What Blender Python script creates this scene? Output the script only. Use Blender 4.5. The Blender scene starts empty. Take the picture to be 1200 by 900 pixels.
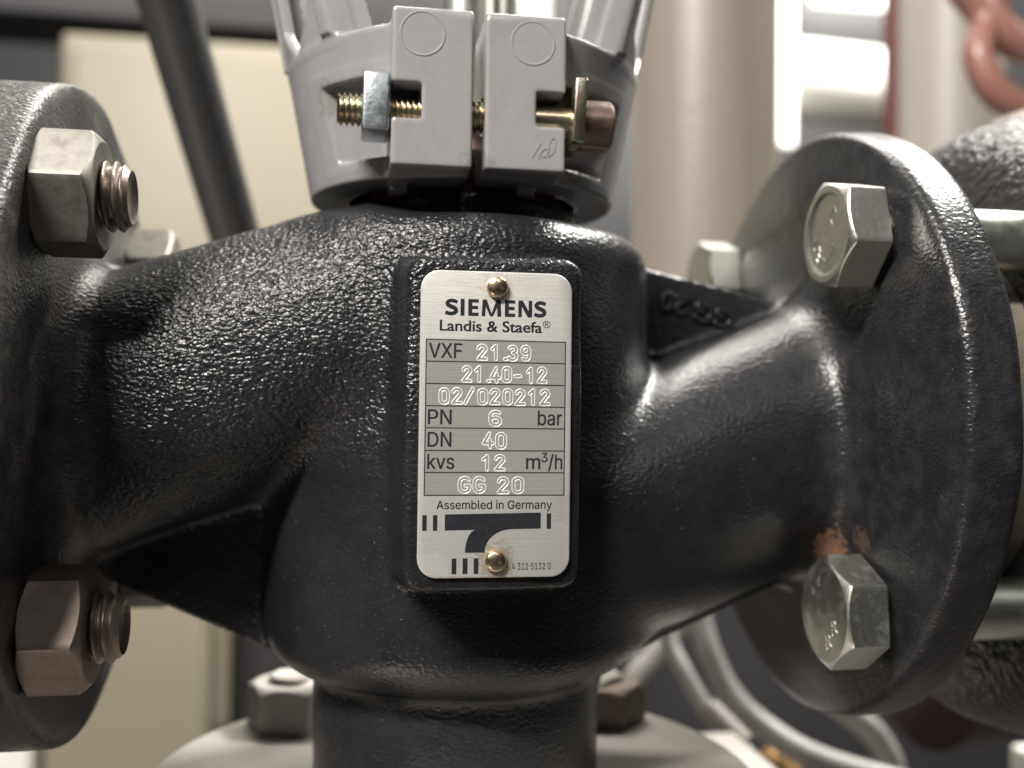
import bpy, bmesh, math, random
import numpy as np
from mathutils import Matrix, Vector

random.seed(4); np.random.seed(4)
SC = bpy.context.scene
COL = SC.collection
MM = 0.001
PI = math.pi

# ------------------------------------------------------------------ camera
YAW, PIT, ROL = 0.158, 0.0242, 0.01219
CAMP = Vector((-22.629, -212.282, 1.890)) * MM
F = Vector((math.sin(YAW)*math.cos(PIT), math.cos(YAW)*math.cos(PIT), math.sin(PIT)))
Rr = F.cross(Vector((0, 0, 1))).normalized(); Uu = Rr.cross(F)
R2 = Rr*math.cos(ROL) + Uu*math.sin(ROL); U2 = -Rr*math.sin(ROL) + Uu*math.cos(ROL)
cam = bpy.data.cameras.new('camera'); co = bpy.data.objects.new('camera', cam); COL.objects.link(co)
co.matrix_world = Matrix(((R2.x, U2.x, -F.x, CAMP.x), (R2.y, U2.y, -F.y, CAMP.y), (R2.z, U2.z, -F.z, CAMP.z), (0, 0, 0, 1)))
cam.sensor_width = 36; cam.lens = 1178.4*36/1200
cam.clip_start = 0.01; cam.clip_end = 50
cam.dof.use_dof = True; cam.dof.focus_distance = 0.164; cam.dof.aperture_fstop = 35.35/3.5
SC.camera = co

# ------------------------------------------------------------------ world, exposure
w = bpy.data.worlds.new('World'); SC.world = w; w.use_nodes = True
wn = w.node_tree; bg = wn.nodes['Background']
bg.inputs[0].default_value = (0.80, 0.79, 0.80, 1); bg.inputs[1].default_value = 0.035
SC.view_settings.view_transform = 'Standard'; SC.view_settings.look = 'None'
SC.view_settings.exposure = 0.0; SC.view_settings.gamma = 1.0
SC.render.engine = 'CYCLES'
SC.cycles.use_denoising = True
SC.cycles.max_bounces = 8
SC.cycles.sample_clamp_indirect = 6
SC.cycles.blur_glossy = 0.6

# ------------------------------------------------------------------ lamps
def lamp(name, loc, target, sx, sy, power, col, roll=0.0):
    l = bpy.data.lights.new(name, 'AREA'); l.shape = 'RECTANGLE'; l.size = sx; l.size_y = sy
    l.energy = power; l.color = col
    o = bpy.data.objects.new(name, l); COL.objects.link(o)
    d = (Vector(target) - Vector(loc)).normalized()
    o.matrix_world = Matrix.Translation(loc) @ d.to_track_quat('-Z', 'Y').to_matrix().to_4x4() @ Matrix.Rotation(roll, 4, 'Z')
    return o
lamp('ceiling_key_lamp', (-0.66, -0.80, 0.98), (0, 0, 0), 0.55, 0.10, 47, (1.0, 0.955, 0.89), 0.5)
lamp('front_fill', (0.25, -1.2, 1.1), (0, 0, 0), 0.35, 0.10, 2.2, (1.0, 0.95, 0.90))  # added fill, brightens the nameplate and the front facets
lamp('overhead_rear_lamp', (0.14, 0.62, 1.05), (0.0, 0, 0), 0.9, 0.16, 20, (1.0, 0.95, 0.88))
lamp('low_left_bounce', (-0.45, -0.4, -0.6), (-0.05, 0, 0), 0.3, 0.12, 0.9, (1.0, 0.88, 0.76))  # added, stands in for light bounced up from below
lamp('rear_room_fill', (-0.3, 0.25, 1.3), (0.0, 1.0, 0.1), 0.6, 0.6, 4.0, (1.0, 0.95, 0.86))  # added area light for the cabinet and walls behind
lamp('rear_right_fill', (0.9, 0.45, 1.3), (0.55, 1.1, 0.36), 0.4, 0.4, 85, (1.0, 0.98, 0.92))  # added to push the white tank to full brightness

# ------------------------------------------------------------------ materials
def mat(name, base, rough=0.5, metal=0.0, build=None, spec=0.5, coat=0.0):
    m = bpy.data.materials.new(name); m.use_nodes = True
    nt = m.node_tree; b = nt.nodes['Principled BSDF']
    b.inputs['Base Color'].default_value = (*base, 1); b.inputs['Roughness'].default_value = rough
    b.inputs['Metallic'].default_value = metal; b.inputs['Specular IOR Level'].default_value = spec
    b.inputs['Coat Weight'].default_value = coat
    if build: build(nt, b)
    return m
def N(nt, t, **kw):
    n = nt.nodes.new(t)
    for k, v in kw.items():
        if k in n.inputs: n.inputs[k].default_value = v
        else: setattr(n, k, v)
    return n
def coords(nt, scale=(1, 1, 1), which='Object'):
    tc = N(nt, 'ShaderNodeTexCoord'); mp = N(nt, 'ShaderNodeMapping'); mp.inputs['Scale'].default_value = scale
    nt.links.new(tc.outputs[which], mp.inputs[0]); return mp.outputs[0]
def noise(nt, vec, scale, detail=2, rough=0.5, dist=0.0):
    n = N(nt, 'ShaderNodeTexNoise'); n.inputs['Scale'].default_value = scale; n.inputs['Detail'].default_value = detail
    n.inputs['Roughness'].default_value = rough; n.inputs['Distortion'].default_value = dist
    nt.links.new(vec, n.inputs['Vector']); return n.outputs[0]
def ramp(nt, fac, stops):
    r = N(nt, 'ShaderNodeValToRGB'); e = r.color_ramp.elements
    while len(e) < len(stops): e.new(0.5)
    for i, (p, c) in enumerate(stops):
        e[i].position = p; e[i].color = (*c, 1) if not isinstance(c, (int, float)) else (c, c, c, 1)
    nt.links.new(fac, r.inputs[0]); return r.outputs[0]
def mix(nt, fac, a, b):
    m = N(nt, 'ShaderNodeMix', data_type='RGBA')
    for sock, v in ((m.inputs[0], fac), (m.inputs[6], a), (m.inputs[7], b)):
        if isinstance(v, (int, float)): sock.default_value = v
        elif isinstance(v, tuple): sock.default_value = (*v, 1)
        else: nt.links.new(v, sock)
    return m.outputs[2]
def mth(nt, op, a, b=0.0, clamp=False):
    m = N(nt, 'ShaderNodeMath', operation=op, use_clamp=clamp)
    for s, v in zip(m.inputs, (a, b)):
        if isinstance(v, (int, float)): s.default_value = v
        else: nt.links.new(v, s)
    return m.outputs[0]
def bump(nt, b, h, dist, strength=1.0, prev=None):
    n = N(nt, 'ShaderNodeBump'); n.inputs['Distance'].default_value = dist; n.inputs['Strength'].default_value = strength
    nt.links.new(h, n.inputs['Height'])
    if prev is not None: nt.links.new(prev, n.inputs['Normal'])
    if b is not None: nt.links.new(n.outputs[0], b.inputs['Normal'])
    return n.outputs[0]
def spot(nt, p, r, ns=800, amt=0.9):
    """a stain with its own ragged shape round the point p (mm)"""
    tc = N(nt, 'ShaderNodeTexCoord')
    nz = N(nt, 'ShaderNodeTexNoise'); nz.inputs['Scale'].default_value = ns; nz.inputs['Detail'].default_value = 3
    nt.links.new(tc.outputs['Object'], nz.inputs['Vector'])
    d = N(nt, 'ShaderNodeVectorMath', operation='DISTANCE'); d.inputs[1].default_value = [c*MM for c in p]
    nt.links.new(tc.outputs['Object'], d.inputs[0])
    a = mth(nt, 'DIVIDE', d.outputs['Value'], r*MM)
    b = mth(nt, 'MULTIPLY', nz.outputs[0], 1.8)
    s = mth(nt, 'SUBTRACT', mth(nt, 'MULTIPLY', b, 1.0), a)
    return mth(nt, 'MULTIPLY', mth(nt, 'MULTIPLY', s, 6.0, True), amt)

def m_paint(nt, b):
    v = coords(nt)
    big = noise(nt, v, 60, 3, 0.6)
    dust = ramp(nt, noise(nt, v, 220, 5, 0.7), [(0.42, 0.0), (0.75, 1.0)])
    tc = N(nt, 'ShaderNodeTexCoord'); sx = N(nt, 'ShaderNodeSeparateXYZ'); nt.links.new(tc.outputs['Object'], sx.inputs[0])
    # old dust film on the left flange, rust chips on the right one
    lf = mth(nt, 'MULTIPLY', mth(nt, 'SUBTRACT', -0.058, sx.outputs[0]), 90, True)
    rf = mth(nt, 'MULTIPLY', mth(nt, 'SUBTRACT', sx.outputs[0], 0.060), 80, True)
    film = mth(nt, 'MULTIPLY', lf, mth(nt, 'ADD', mth(nt, 'MULTIPLY', dust, 0.45), 0.14), True)
    film2 = mth(nt, 'MULTIPLY', rf, mth(nt, 'MULTIPLY', dust, 0.07), True)
    col = mix(nt, big, (0.008, 0.0085, 0.010), (0.016, 0.016, 0.018))
    col = mix(nt, mth(nt, 'MULTIPLY', dust, 0.05), col, (0.13, 0.125, 0.12))
    sp1 = ramp(nt, noise(nt, v, 1900, 2, 0.5), [(0.745, 0.0), (0.765, 1.0)])
    col = mix(nt, mth(nt, 'MULTIPLY', sp1, 0.5), col, (0.38, 0.37, 0.36))
    col = mix(nt, film, col, (0.13, 0.118, 0.108))
    col = mix(nt, film2, col, (0.15, 0.14, 0.135))
    for p, r, c, a in (((73.5, -24.5, -26.5), 3.6, (0.12, 0.055, 0.032), .6), ((73, -26.5, -25.5), 1.6, (0.30, 0.12, 0.055), .6), ((78, -57.5, -12), 2.3, (0.24, 0.17, 0.14), .55), ((78, -57, -15.5), 1.6, (0.20, 0.12, 0.09), .5), ((75, -34, -22), 3.5, (0.09, 0.06, 0.045), .6), ((85, -54.5, -27), 1.3, (0.36, 0.12, 0.05), .7),
                       ((72.5, -24, -23.5), 5.5, (0.20, 0.11, 0.07), .7), ((-20, -37, -7), 3.0, (0.06, 0.05, 0.04), .4)):
        col = mix(nt, spot(nt, p, r, amt=a), col, c)
    nt.links.new(col, b.inputs['Base Color'])
    ro = mth(nt, 'ADD', mth(nt, 'MULTIPLY', big, 0.12), 0.245)
    ro = mth(nt, 'ADD', ro, mth(nt, 'MULTIPLY', film, 0.35), True)
    nt.links.new(ro, b.inputs['Roughness'])
    # orange-peel casting skin: coarser left of the nameplate, finer to the right
    wv = coords(nt, (0.75, 0.9, 1.15))
    wn_ = N(nt, 'ShaderNodeTexNoise'); wn_.inputs['Scale'].default_value = 500; nt.links.new(wv, wn_.inputs['Vector'])
    wa = N(nt, 'ShaderNodeVectorMath', operation='MULTIPLY_ADD'); wa.inputs[1].default_value = (0.0016, 0.0016, 0.0016)
    nt.links.new(wn_.outputs[1], wa.inputs[0]); nt.links.new(wv, wa.inputs[2])
    def cells(sc):
        vo = N(nt, 'ShaderNodeTexVoronoi', feature='F1'); vo.inputs['Scale'].default_value = sc
        nt.links.new(wa.outputs[0], vo.inputs['Vector']); return mth(nt, 'POWER', vo.outputs[0], 1.7)
    side = mth(nt, 'MULTIPLY', mth(nt, 'SUBTRACT', 0.018, sx.outputs[0]), 60, True)
    side = mth(nt, 'MULTIPLY', side, mth(nt, 'MULTIPLY', mth(nt, 'ADD', mth(nt, 'SUBTRACT', sx.outputs[2], mth(nt, 'MULTIPLY', sx.outputs[0], 0.5)), -0.001), 110, True))
    k = mth(nt, 'ADD', mth(nt, 'MULTIPLY', side, 0.75), 0.30)
    k = mth(nt, 'SUBTRACT', k, mth(nt, 'MULTIPLY', lf, 0.60))
    h = mth(nt, 'MULTIPLY', mth(nt, 'SUBTRACT', 1.0, cells(1350)), mth(nt, 'MULTIPLY', k, 0.8))
    h = mth(nt, 'ADD', h, mth(nt, 'MULTIPLY', noise(nt, wv, 1400, 1, 0.5), mth(nt, 'ADD', mth(nt, 'MULTIPLY', k, 1.2), 0.35)))
    h = mth(nt, 'ADD', h, mth(nt, 'MULTIPLY', noise(nt, v, 330, 2, 0.5), 0.45))
    h = mth(nt, 'ADD', h, mth(nt, 'MULTIPLY', noise(nt, v, 2600, 2, 0.5), 0.10))
    bump(nt, b, h, 0.00021, 1.0)
BLACK = mat('black_cast_paint', (0.02, 0.02, 0.022), 0.35, 0, m_paint, spec=0.42)

def m_far_paint(nt, b):
    v = coords(nt)
    nt.links.new(mix(nt, noise(nt, v, 90, 3), (0.014, 0.014, 0.016), (0.03, 0.029, 0.031)), b.inputs['Base Color'])
    vo = N(nt, 'ShaderNodeTexVoronoi', feature='SMOOTH_F1'); vo.inputs['Scale'].default_value = 420; nt.links.new(v, vo.inputs['Vector'])
    bump(nt, b, mth(nt, 'SUBTRACT', noise(nt, v, 700, 2), vo.outputs[0]), 0.0006, 1.0)
FARBLACK = mat('coarse_black_paint', (0.03, 0.03, 0.033), 0.36, 0, m_far_paint)

def m_grey(nt, b):
    v = coords(nt)
    c = mix(nt, noise(nt, v, 120, 4, 0.6), (0.235, 0.231, 0.236), (0.275, 0.270, 0.273))
    specks = ramp(nt, noise(nt, v, 1500, 2, 0.5), [(0.73, 0.0), (0.76, 1.0)])
    c = mix(nt, mth(nt, 'MULTIPLY', specks, 0.25), c, (0.14, 0.12, 0.11))
    smear = ramp(nt, noise(nt, coords(nt, (1, 1, 0.4)), 260, 5, 0.7, 0.4), [(0.52, 0.0), (0.78, 1.0)])
    c = mix(nt, mth(nt, 'MULTIPLY', smear, 0.30), c, (0.17, 0.155, 0.14))
    for p, r, cc, a in (((-19, -29, 49), 5.5, (0.10, 0.08, 0.06), .45), ((19, -28, 49), 5.5, (0.10, 0.07, 0.05), .45), ((-1, -36, 44.5), 4.0, (0.12, 0.10, 0.09), .35), ((-27, -20, 60), 4, (0.12, 0.10, 0.09), .35)):
        c = mix(nt, spot(nt, p, r, amt=a), c, cc)
    nt.links.new(c, b.inputs['Base Color'])
    bump(nt, b, noise(nt, v, 420, 3, 0.5), 0.00010, 0.6)
GREY = mat('grey_yoke_paint', (0.38, 0.38, 0.385), 0.27, 0, m_grey)

def metal_mat(name, c1, c2, rough, sc=500, bumpd=0.00005, metal=1.0, rv=0.30, grime=(0.12, 0.10, 0.08), gamt=0.35):
    def f(nt, b):
        v = coords(nt)
        c = mix(nt, noise(nt, v, sc, 4, 0.65, 0.5), c1, c2)
        g = ramp(nt, noise(nt, v, sc*0.5, 5, 0.7, 0.2), [(0.5, 0.0), (0.72, 1.0)])
        c = mix(nt, mth(nt, 'MULTIPLY', g, gamt), c, grime)
        nt.links.new(c, b.inputs['Base Color'])
        nt.links.new(mth(nt, 'ADD', mth(nt, 'MULTIPLY', noise(nt, v, sc*1.3, 4, 0.6), rv), rough-rv*0.4), b.inputs['Roughness'])
        nt.links.new(mth(nt, 'SUBTRACT', metal, mth(nt, 'MULTIPLY', g, min(0.5, gamt*1.4))), b.inputs['Metallic'])
        bump(nt, b, noise(nt, v, sc*2.2, 3, 0.6), bumpd, 0.8)
    return mat(name, c1, rough, metal, f)
ZINC = metal_mat('zinc_plate', (0.62, 0.62, 0.575), (0.56, 0.56, 0.515), 0.33, 600, gamt=0.12, rv=0.14)
ZINCW = metal_mat('white_zinc_nut', (0.60, 0.64, 0.66), (0.44, 0.50, 0.56), 0.34, 700)
OLDNUT = metal_mat('tarnished_nut', (0.33, 0.315, 0.29), (0.21, 0.20, 0.18), 0.55, 400, gamt=0.5)
BROWNNUT = metal_mat('brown_tarnished_nut', (0.32, 0.27, 0.24), (0.20, 0.165, 0.145), 0.5, 260, grime=(0.10, 0.06, 0.045), gamt=0.55)
THREAD = metal_mat('worn_thread', (0.42, 0.37, 0.32), (0.24, 0.20, 0.17), 0.38, 600)
def m_yzinc(nt, b):
    v = coords(nt)
    c = ramp(nt, noise(nt, v, 330, 3, 0.6, 0.6), [(0.30, (0.40, 0.30, 0.31)), (0.42, (0.52, 0.44, 0.30)), (0.55, (0.60, 0.55, 0.40)), (0.68, (0.40, 0.50, 0.38)), (0.8, (0.50, 0.42, 0.42))])
    nt.links.new(c, b.inputs['Base Color'])
    bump(nt, b, noise(nt, v, 1600, 3, 0.6), 0.00004, 0.7)
YZINC = mat('yellow_chromate', (0.7, 0.55, 0.3), 0.27, 1.0, m_yzinc)
RUSTHEAD = metal_mat('coppery_screw_head', (0.27, 0.20, 0.165), (0.17, 0.12, 0.10), 0.36, 500, grime=(0.14, 0.06, 0.04))
BRASS = metal_mat('brass_rivet', (0.72, 0.60, 0.42), (0.52, 0.40, 0.25), 0.24, 900, 0.00003, grime=(0.18, 0.11, 0.05), gamt=0.3)

def m_plate(nt, b):
    v = coords(nt, (30, 1, 1900)); v2 = coords(nt)
    g = noise(nt, v, 1.0, 4, 0.65)
    g2 = noise(nt, coords(nt, (260, 1, 5200)), 1.0, 2, 0.6)
    blot = noise(nt, v2, 130, 4, 0.6)
    c = mix(nt, g, (0.56, 0.55, 0.53), (0.70, 0.69, 0.665))
    c = mix(nt, mth(nt, 'MULTIPLY', ramp(nt, blot, [(0.5, 0.0), (0.8, 1.0)]), 0.35), c, (0.42, 0.40, 0.37))
    nt.links.new(c, b.inputs['Base Color'])
    for p, r, cc, a in (((-9.5, -51.4, -24), 3.2, (0.80, 0.79, 0.76), .35), ((0.65, -51.4, -22.8), 3.4, (0.40, 0.34, 0.20), .6), ((0.4, -51.4, 21.5), 3.0, (0.45, 0.41, 0.32), .4), ((12, -51.4, -14), 3.2, (0.48, 0.43, 0.41), .3), ((-3.5, -51.4, -25.2), 2.2, (0.76, 0.74, 0.70), .3)):
        c = mix(nt, spot(nt, p, r, 1400, a), c, cc)
    nt.links.new(c, b.inputs['Base Color'])
    nt.links.new(mth(nt, 'ADD', mth(nt, 'MULTIPLY', g2, 0.18), 0.30), b.inputs['Roughness'])
    bump(nt, b, mth(nt, 'ADD', g, g2), 0.00002, 0.7)
PLATE = mat('brushed_aluminium', (0.6, 0.6, 0.59), 0.38, 0.55, m_plate)
def m_field(nt, b):
    g = noise(nt, coords(nt, (20, 1, 2600)), 1.0, 4, 0.7)
    g2 = noise(nt, coords(nt, (420, 1, 6000)), 1.0, 2, 0.6)
    c = mix(nt, g, (0.42, 0.412, 0.393), (0.57, 0.56, 0.535))
    nt.links.new(c, b.inputs['Base Color']); bump(nt, b, mth(nt, 'ADD', g, g2), 0.00002, 0.8)
FIELD = mat('scored_aluminium_field', (0.4, 0.4, 0.39), 0.36, 0.6, m_field)
STAMP = mat('fresh_stamped_aluminium', (0.78, 0.775, 0.745), 0.36, 0.4, lambda nt, b: bump(nt, b, noise(nt, coords(nt), 3000, 2), 0.00003))
INK = mat('black_ink', (0.022, 0.024, 0.03), 0.6, 0, lambda nt, b: nt.links.new(mix(nt, noise(nt, coords(nt), 900, 3), (0.008, 0.010, 0.015), (0.022, 0.022, 0.026)), b.inputs['Base Color']), spec=0.2)
PENCIL = mat('pencil_mark', (0.25, 0.245, 0.245), 0.5)

def streaky(name, a, c, rough, sc=(40, 40, 2), metal=0.0, spots=None):
    def f(nt, b):
        nt.links.new(mix(nt, noise(nt, coords(nt, sc), 1.0, 4, 0.6), a, c), b.inputs['Base Color'])
        bump(nt, b, noise(nt, coords(nt), 120, 4, 0.6), 0.0004, 0.6)
    return mat(name, a, rough, metal, f)
BEIGE = streaky('beige_pipe_jacket', (0.28, 0.25, 0.21), (0.18, 0.158, 0.135), 0.42)
GREYPIPE = streaky('grey_pipe_jacket', (0.34, 0.315, 0.29), (0.26, 0.24, 0.22), 0.45)
CREAM = streaky('cream_sheet_metal', (0.235, 0.212, 0.155), (0.19, 0.172, 0.125), 0.5, (3, 3, 3))
WHITE = streaky('white_enamel', (0.80, 0.79, 0.74), (0.72, 0.71, 0.66), 0.4, (6, 6, 6))
DARKWALL = streaky('dark_wall_paint', (0.014, 0.014, 0.018), (0.026, 0.024, 0.026), 0.6, (3, 3, 3))
DARKROD = streaky('dark_grey_rod', (0.038, 0.038, 0.041), (0.058, 0.056, 0.055), 0.42, (60, 60, 20))
FLOORM = streaky('concrete_floor', (0.10, 0.09, 0.085), (0.05, 0.045, 0.045), 0.7, (9, 9, 9))
REDPAINT = streaky('dark_red_paint', (0.16, 0.035, 0.03), (0.10, 0.03, 0.025), 0.5, (20, 20, 20))
DARKRED = streaky('near_black_red_paint', (0.035, 0.015, 0.014), (0.02, 0.012, 0.012), 0.5)
COPPER = streaky('copper_brown_hose', (0.34, 0.17, 0.13), (0.20, 0.09, 0.07), 0.35, (60, 60, 60))
CABLE = streaky('pale_grey_cable', (0.42, 0.405, 0.39), (0.36, 0.345, 0.33), 0.4, (50, 50, 50))
def m_castgrey(nt, b):
    v = coords(nt)
    nt.links.new(mix(nt, noise(nt, v, 90, 5, 0.65), (0.50, 0.47, 0.44), (0.36, 0.34, 0.315)), b.inputs['Base Color'])
    bump(nt, b, noise(nt, v, 500, 3), 0.0003, 0.7)
PALEFLANGE = mat('pale_grey_casting', (0.36, 0.33, 0.31), 0.5, 0.15, m_castgrey)  # mottled pale grey all over
GREENZ = metal_mat('pale_zinc_shank', (0.72, 0.76, 0.68), (0.56, 0.56, 0.50), 0.34, 200, gamt=0.2)
GASKET = mat('brown_grey_gasket', (0.13, 0.11, 0.085), 0.6, 0, lambda nt, b: bump(nt, b, noise(nt, coords(nt), 500, 3), 0.0004))
REDBROWN = mat('red_brown_primer', (0.20, 0.085, 0.065), 0.4, 0, lambda nt, b: bump(nt, b, noise(nt, coords(nt), 700, 3), 0.0003))
ORANGE = mat('orange_brass_fitting', (0.50, 0.30, 0.12), 0.35, 0.6)
def emit(name, col, s):
    def f(nt, b):
        b.inputs['Emission Color'].default_value = (*col, 1); b.inputs['Emission Strength'].default_value = s
    return mat(name, col, 0.5, 0, f)
LAMPM = emit('lit_lamp_diffuser', (1.0, 0.97, 0.88), 2.2)

# ------------------------------------------------------------------ object helpers
WORLD = {}
def empty(name, loc, label, cat, group=None):
    o = bpy.data.objects.new(name, None); COL.objects.link(o); o.empty_display_size = 0.01
    o.location = Vector(loc)*MM; WORLD[o.name] = Matrix.Translation(Vector(loc)*MM)
    tag(o, label, cat, group); return o
def tag(o, label=None, cat=None, group=None, kind=None):
    if label: o['label'] = label
    if cat: o['category'] = cat
    if group: o['group'] = group
    if kind: o['kind'] = kind
    return o
def link(name, me, parent=None, M=None):
    """M: world matrix, translation in mm"""
    o = bpy.data.objects.new(name, me); COL.objects.link(o)
    W = Matrix.Identity(4) if M is None else M.copy()
    W.translation = W.translation*MM
    WORLD[o.name] = W
    if parent is not None:
        o.parent = parent; o.matrix_local = WORLD[parent.name].inverted() @ W
    else: o.matrix_world = W
    return o
def mesh(name, v, f, m, smooth=True, angle=35):
    me = bpy.data.meshes.new(name)
    v = np.asarray(v, dtype=np.float64)*MM
    if isinstance(f, np.ndarray):
        n, k = f.shape
        me.vertices.add(len(v)); me.vertices.foreach_set('co', v.ravel().astype(np.float32))
        me.loops.add(n*k); me.loops.foreach_set('vertex_index', f.ravel().astype(np.int32))
        me.polygons.add(n); me.polygons.foreach_set('loop_start', np.arange(0, n*k, k, dtype=np.int32))
        me.update(calc_edges=True)
    else:
        me.from_pydata([tuple(p) for p in v], [], [tuple(q) for q in f])
    me.validate()
    bm = bmesh.new(); bm.from_mesh(me)
    if len(bm.faces) < 60000: bmesh.ops.recalc_face_normals(bm, faces=bm.faces)
    bm.to_mesh(me); bm.free()
    if smooth:
        me.polygons.foreach_set('use_smooth', [True]*len(me.polygons))
        me.set_sharp_from_angle(angle=math.radians(angle))
    me.materials.append(m); return me
def part(name, v, f, m, parent=None, M=None, **kw):
    return link(name, mesh(name, v, f, m, **kw), parent, M)
def ax(z, loc=(0, 0, 0), roll=0.0):
    """matrix taking local +Z to the direction z, placed at loc (mm)"""
    q = Vector(z).normalized().to_track_quat('Z', 'Y')
    return Matrix.Translation(loc) @ q.to_matrix().to_4x4() @ Matrix.Rotation(roll, 4, 'Z')

def lathe(prof, seg=64, cap=True):
    """prof: [(r,z)...] revolved about Z"""
    v = []; f = []
    for r, z in prof:
        for i in range(seg):
            a = 2*PI*i/seg; v.append((r*math.cos(a), r*math.sin(a), z))
    n = len(prof)
    for j in range(n-1):
        for i in range(seg):
            k = (i+1) % seg; f.append((j*seg+i, j*seg+k, (j+1)*seg+k, (j+1)*seg+i))
    if cap:
        if prof[0][0] > 1e-6: f.append(tuple(range(seg))[::-1])
        if prof[-1][0] > 1e-6: f.append(tuple(range((n-1)*seg, n*seg)))
    return v, f
def roundcyl(r, h, b=0.5, seg=64, n=4):
    p = [(r-b+b*math.sin(a), b-b*math.cos(a)) for a in np.linspace(0, PI/2, n)]
    p += [(r-b+b*math.cos(a), h-b+b*math.sin(a)) for a in np.linspace(0, PI/2, n)]
    return lathe(p, seg)
def hexbody(af, H, chr_=0.95, hole=0.0, both=False, seg=144, cup=0.0):
    ap = af/2
    def rh(a): return ap / (sum(max(0.0, math.cos(a-k*PI/3))**70 for k in range(6)))**(1/70) 
    rc = ap*chr_; t = math.tan(math.radians(30)); v = []; f = []
    rows = []
    def row(fr):
        s = len(v)
        for i in range(seg):
            a = 2*PI*i/seg; r, z = fr(a); v.append((r*math.cos(a), r*math.sin(a), z))
        rows.append(s)
    top = lambda a: H - max(0.0, rh(a)-rc)*t
    bot = (lambda a: max(0.0, rh(a)-rc)*t) if both else (lambda a: 0.0)
    e = 0.22
    row(lambda a: (max(hole, 0.01), H-cup))
    if cup: row(lambda a: (rc*0.80, H-cup)); row(lambda a: (rc*0.88, H))
    elif hole: row(lambda a: (hole+0.6, H))
    row(lambda a: (rc, H))
    row(lambda a: (rh(a)-e, H-max(0.0, rh(a)-e-rc)*t)); row(lambda a: (rh(a), top(a)-e*0.8))
    row(lambda a: (rh(a), bot(a)+e*0.8)); row(lambda a: (rh(a)-e, max(0.0, bot(a)-0.1)))
    row(lambda a: (max(hole, 0.01), 0.0))
    for j in range(len(rows)-1):
        for i in range(seg):
            k = (i+1) % seg; f.append((rows[j]+i, rows[j]+k, rows[j+1]+k, rows[j+1]+i))
    f.append(tuple(rows[0]+i for i in range(seg))); f.append(tuple(rows[-1]+i for i in range(seg)))
    return v, f
def thread(r, pitch, L, depth=None, seg=48, cham=1.0):
    depth = depth or pitch*0.6; n = int(L/pitch*10); v = []; f = []
    for j in range(n+1):
        z = L*j/n
        for i in range(seg):
            a = 2*PI*i/seg; u = (z/pitch - i/seg) % 1.0
            rr = r - depth*min(1.0, max(0.0, 1.35*abs(2*u-1)-0.18))
            if z > L-cham: rr = min(rr, r-(z-(L-cham))*0.9)
            v.append((rr*math.cos(a), rr*math.sin(a), z))
    for j in range(n):
        for i in range(seg):
            k = (i+1) % seg; f.append((j*seg+i, j*seg+k, (j+1)*seg+k, (j+1)*seg+i))
    s = len(v)
    rr = r-cham*0.9
    for i in range(seg):
        a = 2*PI*i/seg; v.append(((rr-0.9)*math.cos(a), (rr-0.9)*math.sin(a), L-0.7))
    for i in range(seg):
        k = (i+1) % seg; f.append((n*seg+i, n*seg+k, s+k, s+i))
    f.append(tuple(range(s, s+seg))); f.append(tuple(range(seg)))
    return v, f
def box(x0, x1, y0, y1, z0, z1, b=0.4):
    bm = bmesh.new(); bmesh.ops.create_cube(bm, size=1)
    for q in bm.verts: q.co = ((x0+x1)/2+q.co.x*(x1-x0), (y0+y1)/2+q.co.y*(y1-y0), (z0+z1)/2+q.co.z*(z1-z0))
    if b: bmesh.ops.bevel(bm, geom=bm.edges[:], offset=b, segments=3, affect='EDGES', profile=0.5)
    v = [tuple(q.co) for q in bm.verts]; bm.verts.index_update(); f = [tuple(q.index for q in g.verts) for g in bm.faces]
    bm.free(); return v, f
def smoothpath(pts, n=10):
    P = [Vector(p) for p in pts]; P = [2*P[0]-P[1]]+P+[2*P[-1]-P[-2]]; out = []
    for i in range(1, len(P)-2):
        for j in range(n):
            t = j/n
            out.append(0.5*((2*P[i])+(P[i+1]-P[i-1])*t+(2*P[i-1]-5*P[i]+4*P[i+1]-P[i+2])*t*t+(3*P[i]-P[i-1]-3*P[i+1]+P[i+2])*t**3))
    out.append(P[-2]); return out
def tube(pts, r, seg=16, n=10, smooth=True):
    P = smoothpath(pts, n) if smooth else [Vector(p) for p in pts]
    v = []; f = []; up = Vector((0.13, 0.21, 0.97)); prev = None
    for i, p in enumerate(P):
        t = (P[min(i+1, len(P)-1)]-P[max(i-1, 0)]).normalized()
        a = (prev if prev else t.cross(up)); a = (a-t*a.dot(t)).normalized(); prev = a; b = t.cross(a)
        rr = r[min(int(i/len(P)*len(r)), len(r)-1)] if isinstance(r, (list, tuple)) else r
        for k in range(seg):
            c = 2*PI*k/seg; v.append(tuple(p+(a*math.cos(c)+b*math.sin(c))*rr))
    for j in range(len(P)-1):
        for i in range(seg):
            k = (i+1) % seg; f.append((j*seg+i, j*seg+k, (j+1)*seg+k, (j+1)*seg+i))
    f.append(tuple(range(seg))); f.append(tuple(range((len(P)-1)*seg, len(P)*seg)))
    return v, f
def merge(*vf):
    V = []; Fc = []
    for v, f in vf:
        s = len(V); V += [tuple(p) for p in v]; Fc += [tuple(i+s for i in q) for q in f]
    return V, Fc

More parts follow.
